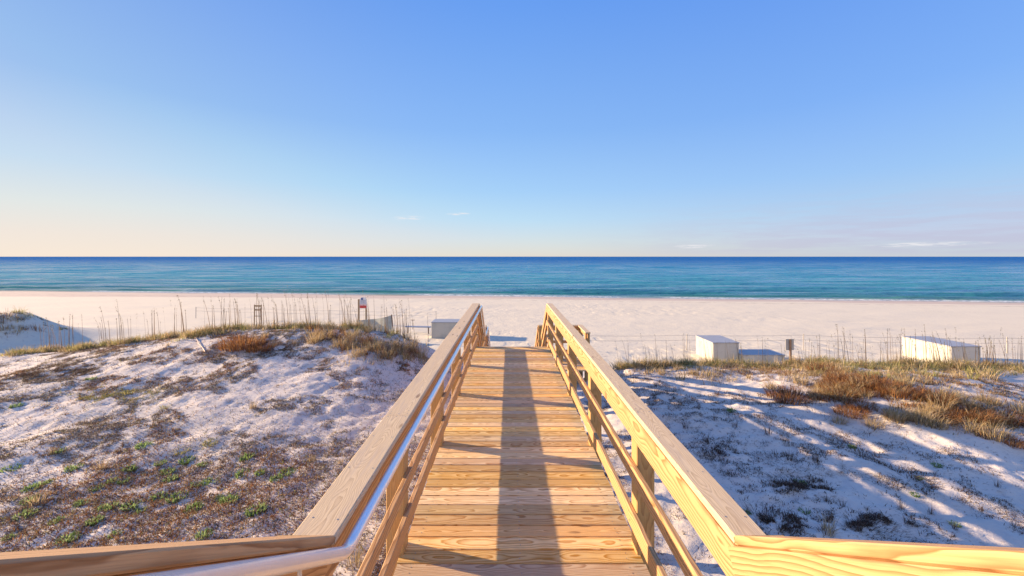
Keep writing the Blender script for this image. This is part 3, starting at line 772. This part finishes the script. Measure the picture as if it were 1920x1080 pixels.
for (cx_, cy_, rx_, ry_, m_) in ((1.55, 3.3, .45, .8, 9000), (1.45, 5.2, .35, .5, 3000), (-1.25, 2.6, .5, .7, 6000), (-1.3, 4.4, .3, 1.0, 5000)):
    a_ = rng.normal(cx_, rx_ * .5, m_); b_ = rng.normal(cy_, ry_ * .5, m_); k_ = fbm(a_ * 4, b_ * 4, 260, 3) > .44; a_, b_ = a_[k_], b_[k_]; m2 = len(a_)
    cov.add(blades(np.stack([a_, b_, ground(a_, b_) - .003], 1), rng.uniform(.006, .04, m2), rng.uniform(.01, .06, m2), rng.uniform(0, 6.28, m2), rng.uniform(.004, .010, m2), np.where((rng.uniform(0, 1, m2) < .6)[:, None], pick(RUST, m2), pick(GREY, m2)), 2))
for (pa, pb, pc, sx_, sy_, m_, pal_) in ((110, 694, 0, .9, .5, 6000, DARK), (20, 712, 0, .6, .4, 3000, DARK), (215, 742, 0, 1.1, .35, 5000, OLIVE), (160, 698, 0, .8, .3, 3000, DARK), (520, 655, 0, .5, .3, 2500, DARK), (760, 690, 0, .4, .3, 2500, RUST), (1640, 712, 0, 1.1, .4, 6000, DARK), (1860, 790, 0, .9, .5, 6000, RUST), (1700, 760, 0, 1.3, .5, 5000, RUST), (1475, 755, 0, .5, .3, 2500, DARK), (1250, 690, 0, .7, .3, 2500, DARK), (1340, 840, 0, .5, .3, 2500, DARK), (1500, 915, 0, .5, .3, 4000, DARK), (1450, 985, 0, .6, .2, 4500, DARK), (1640, 985, 0, .6, .2, 4500, DARK), (1250, 745, 0, .5, .3, 2500, DARK)):
    c_ = hit_dune(pa, pb); a_ = rng.normal(c_[0], sx_ * .6, m_); b_ = rng.normal(c_[1], sy_ * .6, m_)
    k_ = (fbm(a_ * 3.5, b_ * 4, 270, 3) > .47) & (fbm(a_ * 9, b_ * 11, 271, 2) > .50) & ~inside_walk(a_, b_) & (b_ < 14.5); a_, b_ = a_[k_], b_[k_]; m2 = len(a_)
    cov.add(blades(np.stack([a_, b_, ground(a_, b_) - .003], 1), rng.uniform(.01, .07, m2), rng.uniform(.02, .09, m2), rng.uniform(0, 6.28, m2), rng.uniform(.005, .011, m2), pick(pal_, m2, .4), 2))
# debris beside and under the walkway
xs_ = rng.uniform(1.1, 1.9, 9000); ys_ = rng.uniform(2.5, 9, 9000); zs_ = ground(xs_, ys_); n = 9000
cov.add(blades(np.stack([xs_, ys_, zs_ - .003], 1), rng.uniform(.006, .03, n), rng.uniform(.01, .05, n), rng.uniform(0, 6.28, n), rng.uniform(.004, .009, n), pick(RUST, n), 2))
xs_ = rng.uniform(-40, -21, 90000); ys_ = rng.uniform(16, 24, 90000); f_ = fbm(xs_ * .9, ys_ * .9, 240, 4); g_ = fbm(xs_ * 3, ys_ * 3, 241, 3)
k_ = (f_ > .50) & (g_ > .48) & (ground(xs_, ys_, False) > 1.9); xs_, ys_ = xs_[k_], ys_[k_]; n = len(xs_)
cov.add(blades(np.stack([xs_, ys_, ground(xs_, ys_)], 1), rng.uniform(.02, .12, n), rng.uniform(.03, .12, n), rng.uniform(0, 6.28, n), rng.uniform(.01, .02, n), np.where((rng.uniform(0, 1, n) < .5)[:, None], pick(DARK, n, .4), pick(GREY, n)), 2))
tag(cov.build('ground_cover'), kind='stuff', label='low mat of dead stems and runners over the dune sand', cat='ground cover')
del cov

# --- fringe of golden grass along the dune crests
fr = Veg()
def fringe(pxs, pys, thick, per, hmin, hmax, pal, pal2, mixp=.3):
    for i_ in range(len(pxs) - 1):
        L_ = abs(pxs[i_ + 1] - pxs[i_]); m_ = int(L_ * per * .62)
        for _ in range(max(1, m_ // 60)):
            t_ = random.random(); px = pxs[i_] + (pxs[i_ + 1] - pxs[i_]) * t_; py = pys[i_] + (pys[i_ + 1] - pys[i_]) * t_ + random.gauss(0, 1) * thick
            x, y, z = hit(px, py) if pxs[-1] < 160 else hit_dune(px, py)
            if float(fbm(np.array([x * 1.1]), np.array([y * 1.6]), 300, 2)[0]) < (.36 + .1 * random.random() if px < 900 and thick > 5 else .28): continue
            if y > 26 or (abs(x - .09) < 1.3): continue
            k_ = random.randint(18, 48); r_ = random.uniform(.05, .26); a = rng.uniform(0, 6.28, k_); q = r_ * np.sqrt(rng.uniform(0, 1, k_))
            bx, by = x + q * np.cos(a), y + q * np.sin(a); hh = random.uniform(hmin, hmax) * random.choice((.6, .8, 1.0, 1.0, 1.35))
            pl = pal2 if random.random() < mixp else pal
            fr.add(blades(np.stack([bx, by, ground(bx, by) - .01], 1), rng.uniform(.4, 1.1, k_) * hh, rng.uniform(.1, .8, k_) * hh, a + rng.uniform(-.8, .8, k_), rng.uniform(.006, .015, k_), pick(pl, k_, .4), 3))
fringe([20, 100, 220, 330, 480], [662, 650, 640, 628, 610], 3.5, 70, .12, .30, GOLD, OLIVE, .35)
fringe([330, 480, 600, 700, 800], [622, 606, 606, 612, 640], 6, 60, .14, .34, GOLD, OLIVE, .35)
fringe([580, 640, 700, 800], [630, 640, 650, 665], 12, 75, .16, .38, GOLD, RUST, .35)
fringe([0, 60, 120, 145], [576, 583, 592, 602], 3, 60, .2, .45, GOLD, OLIVE, .5)
fringe([1150, 1300, 1420, 1560, 1700, 1920], [682, 684, 682, 680, 682, 690], 4.5, 70, .14, .36, GOLD, OLIVE, .35)
fringe([1160, 1300, 1420, 1560, 1700], [695, 700, 700, 700, 705], 8, 22, .10, .26, GOLD, GREY, .4)
fringe([1500, 1700, 1920], [690, 695, 700], 10, 34, .14, .34, GOLD, OLIVE, .35)
fringe([1560, 1680, 1800, 1920], [715, 740, 770, 800], 18, 30, .10, .28, GOLD, RUST, .4)
fringe([0, 40, 90, 150], [590, 596, 606, 612], 8, 16, .08, .22, DARK, OLIVE, .4)
fringe([0, 50, 100, 158], [574, 580, 590, 604], 5, 75, .2, .5, GOLD, OLIVE, .5)
for _ in range(150):      # ragged grass on top of the far dune at the left
    x = random.uniform(-38, -26.2); y = 22.4 + random.gauss(0, .35) + max(0, x + 29) * -.1
    if float(fbm(np.array([x * .9]), np.array([y]), 310, 2)[0]) < .36: continue
    k_ = random.randint(14, 40); r_ = random.uniform(.1, .35); a = rng.uniform(0, 6.28, k_); q = r_ * np.sqrt(rng.uniform(0, 1, k_)); hh = random.uniform(.18, .5)
    bx, by = x + q * np.cos(a), y + q * np.sin(a)
    fr.add(blades(np.stack([bx, by, ground(bx, by) - .02], 1), rng.uniform(.4, 1.1, k_) * hh, rng.uniform(.1, .8, k_) * hh, a, rng.uniform(.012, .022, k_), pick(GOLD if random.random() < .6 else RUST, k_, .4), 3))
tag(fr.build('dune_grass'), kind='stuff', label='golden dry grass growing thickly along the dune crests', cat='grass')
del fr

# --- single clumps: a few source meshes, copied
def clump_mesh(kind):
    v = Veg()
    if kind == 'gold': k_, pal, hh, r_, ln, wd = 160, GOLD, .34, .16, .7, .007
    if kind == 'rust': k_, pal, hh, r_, ln, wd = 620, RUST, .27, .36, .9, .010
    if kind == 'sprig': k_, pal, hh, r_, ln, wd = 34, DARK, .26, .05, .5, .006
    if kind == 'straw': k_, pal, hh, r_, ln, wd = 70, np.concatenate([GOLD, GREY]), .30, .07, .5, .006
    if kind == 'dark': k_, pal, hh, r_, ln, wd = 330, DARK, .06, .34, 2.4, .007
    if kind == 'green': k_, pal, hh, r_, ln, wd = 110, GREEN, .075, .075, .5, .016
    if kind == 'olive': k_, pal, hh, r_, ln, wd = 130, OLIVE, .10, .13, .8, .012
    a = rng.uniform(0, 6.28, k_); q = r_ * np.sqrt(rng.uniform(0, 1, k_))
    b_ = np.stack([q * np.cos(a), q * np.sin(a), np.full(k_, -.015)], 1)
    v.add(blades(b_, rng.uniform(.4, 1.1, k_) * hh, rng.uniform(.15, 1, k_) * hh * ln, a + rng.uniform(-.7, .7, k_), rng.uniform(.6, 1.3, k_) * wd, pick(pal, k_), 3))
    if kind in ('gold', 'rust'):
        v.add(blades(b_[:40], rng.uniform(.3, .7, 40) * hh, rng.uniform(.3, 1, 40) * hh, a[:40], np.full(40, wd), pick(DARK, 40) * 1.5, 2))
    o = v.build('src'); me = o.data; bpy.data.objects.remove(o); return me
CM = {k: [clump_mesh(k) for _ in range(3)] for k in ('gold', 'rust', 'sprig', 'straw', 'dark', 'green', 'olive')}
def put(kind, name, px, py, s, label, cat, group, pos=None):
    x, y, z = hit_dune(px, py) if pos is None else pos
    if abs(x - .09) < 1.25: return
    o = bpy.data.objects.new(name, random.choice(CM[kind])); COL.objects.link(o)
    o.location = (x, y, float(ground(x, y)) - .005); o.rotation_euler = (0, 0, random.uniform(0, 6.28)); o.scale = (s, s, s * random.uniform(.85, 1.15))
    tag(o, label, cat, group); return o
put('rust', 'grass_clump', 455, 650, 1.5, 'thick rusty orange grass mound on the pale left dune', 'grass clump', None)
put('rust', 'grass_clump', 492, 654, 1.1, 'dark brown right half of the rusty mound on the left dune', 'grass clump', None)
put('rust', 'grass_clump', 1478, 745, 1.15, 'round tan grass clump in the middle of the right dune', 'grass clump', None)
gl = 'gold tussock among the thick grass by the left railing'
for (px, py, s) in ((590, 640, 1.2), (612, 632, 1.3), (640, 648, 1.2), (655, 652, 1.0), (700, 655, 1.1), (735, 650, 1.4), (752, 662, 1.3), (770, 655, 1.3), (790, 668, 1.1), (726, 672, 1.0), (660, 630, 1.2), (676, 668, .9)):
    put('gold', 'grass_tussock', px, py, s, gl, 'grass tussock', 'gold tussocks beside the left railing')
for (px, py, s) in ((512, 650, .8), (552, 645, .8), (405, 625, .7), (205, 645, 1.0), (315, 650, .6)):
    put('straw', 'grass_tuft', px, py, s, 'small upright straw tuft standing alone near the left dune crest', 'grass tuft', 'straw tufts near the left crest')
for (px, py, s) in ((475, 765, .9), (586, 865, .8), (190, 880, .9), (70, 945, 1.0), (640, 870, .6), (100, 850, .7)):
    put('straw', 'grass_tuft', px, py, s, 'thin pale straw tuft on the open left dune slope', 'grass tuft', 'straw tufts on the left slope')
for (px, py, s) in ((95, 692, 1.2), (125, 696, 1.0), (75, 698, .9), (20, 715, 1.1)):
    put('dark', 'dead_mat', px, py, s, 'dark dead plant mat in the blue hollow of the left dune', 'dead plant mat', 'dark mats in the left hollow')
for (px, py, s) in ((205, 740, 1.0), (245, 735, 1.0), (170, 745, .8), (340, 845, .9), (395, 830, .9), (310, 765, .8)):
    put('olive', 'low_plant', px, py, s, 'olive brown creeping plant patch on the left dune', 'creeping plant', 'olive creeping plants on the left dune')
greens = [(112, 847), (312, 885), (318, 900), (296, 935), (183, 915), (232, 905), (212, 903), (246, 953), (332, 938), (364, 953), (394, 905), (366, 914), (456, 892), (540, 885), (462, 858), (55, 940), (45, 968), (105, 982), (220, 1000), (128, 1013), (30, 760), (170, 710), (155, 945), (382, 1010), (268, 838), (415, 935), (490, 890), (20, 880), (95, 905), (350, 860), (430, 940), (300, 870), (265, 960), (60, 915), (175, 985), (480, 960), (15, 1010), (240, 880), (140, 880), (520, 900), (380, 870), (205, 955)]
for (px, py) in greens:
    put('green', 'green_plant', px + random.uniform(-3, 3), py, random.uniform(.8, 1.5), 'small bright green rosette plant in the litter of the left dune', 'small plant', 'green rosettes on the left dune')
for (px, py, s) in ((1371, 770, 1.2), (1400, 960, .8), (1597, 838, .8), (1758, 874, 1.0), (1500, 905, 1.0), (1508, 960, .9), (1715, 928, .7), (1790, 985, .8), (1725, 895, .8)):
    put('green', 'green_plant', px, py, s, 'small dark green plant on the shaded right dune sand', 'small plant', 'green plants on the right dune')
for (px, py) in [(1340, 790), (1378, 800), (1345, 740), (1480, 865), (1530, 865), (1415, 880), (1310, 770), (1555, 985), (1550, 940), (1500, 920), (1625, 960), (1690, 950), (1745, 965), (1840, 960), (1870, 915), (1540, 900), (1460, 1000), (1790, 1000), (1900, 990), (1830, 870), (1650, 870), (1275, 760), (1230, 725), (1285, 800), (1700, 985), (1610, 1000), (1350, 850), (1325, 830), (1440, 815), (1580, 950)]:
    put('sprig', 'dead_sprig', px, py, random.uniform(.7, 1.2) * (1.0 if py < 870 else .6), 'dark leafless sprig standing in the blue shaded sand', 'dead sprig', 'dark sprigs in the shaded sand')
for (px, py, s) in ((1470, 870, 1.0), (1520, 870, 1.0), (1500, 908, 1.2), (1530, 915, 1.0), (1330, 840, .9), (1370, 880, .9), (1260, 770, .8), (1420, 960, .9), (1450, 985, 1.1), (1640, 985, 1.1), (1600, 880, .9), (1700, 900, 1.2), (1760, 905, .9), (1600, 980, 1.0), (1230, 760, .8), (1500, 830, .8)):
    put('dark', 'dead_mat', px, py, s, 'dark tangled plant mat on the shaded sand of the right dune', 'dead plant mat', 'dark mats on the right dune')
put('straw', 'grass_tuft', 1552, 1003, 1.1, 'grey straw tuft at the foot of the right dune, just above the handrail', 'grass tuft', None)
put('straw', 'grass_tuft', 665, 1062, 1.2, 'brown straw tuft under the left railing corner', 'grass tuft', None)
for (px, py, s) in ((1650, 708, 1.3), (1672, 715, 1.1), (1630, 702, 1.0)):
    put('olive', 'low_plant', px, py, s * 1.5, 'dark green leafy plant in the brown patch of the right dune', 'creeping plant', 'green plants in the brown right patch')
for _ in range(62):
    px = random.uniform(1520, 1920); py = 700 + (px - 1500) * .22 + random.uniform(-25, 55)
    put(random.choice(['gold', 'rust', 'gold']), 'grass_tussock', px, min(py, 830), random.uniform(.6, 1.1), 'tan tussock in the thick brown patch of the right dune', 'grass tussock', 'tan tussocks on the right dune')
for (px, py, s) in ((1445, 728, .8), (1500, 722, .9), (1535, 735, .8), (1600, 735, .9), (1300, 700, .7), (1240, 700, .6), (1575, 790, .7), (1640, 800, .9), (1680, 790, 1.0), (1555, 745, .8)):
    put('gold', 'grass_tussock', px, py, s, 'tan tussock on the open sand of the right dune', 'grass tussock', 'tan tussocks on the open right sand')

def stick(name, px0, py0, px1, py1, r, label, forks=()):
    a = hit_dune(px0, py0); b_ = hit_dune(px1, py1)
    e_ = empty(name, (a[0], a[1], 0), label=label, cat='driftwood'); q = []
    for k in range(5):
        t_ = k / 4; x = a[0] + (b_[0] - a[0]) * t_; y = a[1] + (b_[1] - a[1]) * t_ + random.uniform(-.04, .04)
        q.append((x - a[0], y - a[1], float(ground(x, y)) + r + random.uniform(0, .03)))
    tube('branch', q, r, M['drift'], e_, seg=7, bend=.05)
    for f_ in forks: tube('twig', [q[2], (q[2][0] + f_[0], q[2][1] + f_[1], q[2][2] + f_[2])], r * .6, M['drift'], e_, seg=6)
M['drift'] = simple('bleached_driftwood', (.55, .47, .42), .8, 0, .2, 12)
stick('driftwood_stick', 590, 691, 624, 687, .017, 'grey driftwood stick lying on open sand below the left tussocks')
stick('driftwood_branch', 366, 634, 384, 662, .012, 'thin bleached forked branch on pale sand left of the rusty mound', ((-.25, .1, .10), (.2, -.1, .12)))

# --- sea oats: thin stalks standing on the crests
def oat_mesh(nst):
    v = Veg()
    for _ in range(nst):
        h = random.uniform(.75, 1.35); az_ = random.gauss(math.pi * .95, .5); ln = random.uniform(.02, .25) * h
        b_ = np.array([[random.gauss(0, .05), random.gauss(0, .05), -.02]])
        v.add(blades(b_, np.array([h * 1.1]), np.array([ln]), np.array([az_]), np.array([.017]), np.array([[.15, .11, .08]]) * random.uniform(.8, 1.3), 6, .6))
        # seed head drooping at the tip
        k_ = 8; t_ = rng.uniform(.78, 1.0, k_); bx = b_[0, 0] + math.cos(az_) * ln * t_ ** 1.48; by = b_[0, 1] + math.sin(az_) * ln * t_ ** 1.48
        bz = -.02 + h * 1.1 * (t_ - .132 * t_ ** 3)
        v.add(blades(np.stack([bx, by, bz], 1), rng.uniform(-.05, .03, k_), rng.uniform(.02, .06, k_), rng.normal(az_, .7, k_), np.full(k_, .02), pick(np.array([(.24, .22, .14)]), k_), 2))
    k_ = 9; v.add(blades(np.zeros((k_, 3)), rng.uniform(.15, .45, k_), rng.uniform(.08, .3, k_), rng.uniform(0, 6.28, k_), np.full(k_, .008), pick(GOLD, k_), 3))
    o = v.build('src'); me = o.data; bpy.data.objects.remove(o); return me
OM = [oat_mesh(n_) for n_ in (1, 1, 2, 2, 3, 1, 2, 3)]
def oats(n_, pxa, pxb, pyf, sa, sb, label, group):
    for _ in range(n_):
        px = random.uniform(pxa, pxb); x, y, z = hit_dune(px, pyf(px) + random.gauss(0, 2.5), 15.5)
        if abs(x - .09) < 1.5: continue
        o = bpy.data.objects.new('sea_oats', random.choice(OM)); COL.objects.link(o)
        o.location = (x, y, float(ground(x, y))); o.rotation_euler = (0, 0, random.gauss(0, .5)); s = random.uniform(sa, sb); o.scale = (s, s, s)
        tag(o, label, 'sea oats', group)
lc = lambda p: np.interp(p, [0, 100, 220, 330, 480, 600, 700, 800], [660, 650, 638, 626, 607, 606, 612, 640])
rc = lambda p: np.interp(p, [1150, 1420, 1700, 1920], [680, 680, 682, 688])
oats(85, 60, 800, lc, .7, 1.2, 'thin dry sea oat plant standing against the beach on the left crest', 'sea oats along the left dune crest')
oats(30, 440, 780, lc, .7, 1.15, 'thin dry sea oat plant standing against the beach on the left crest', 'sea oats along the left dune crest')
oats(48, 1160, 1560, rc, .45, .9, 'thin dry sea oat plant between the boardwalk and the small sign', 'sea oats on the near right crest')
oats(78, 1560, 1920, rc, .6, 1.05, 'thin dry sea oat plant around the long white box on the far right', 'sea oats on the far right crest')
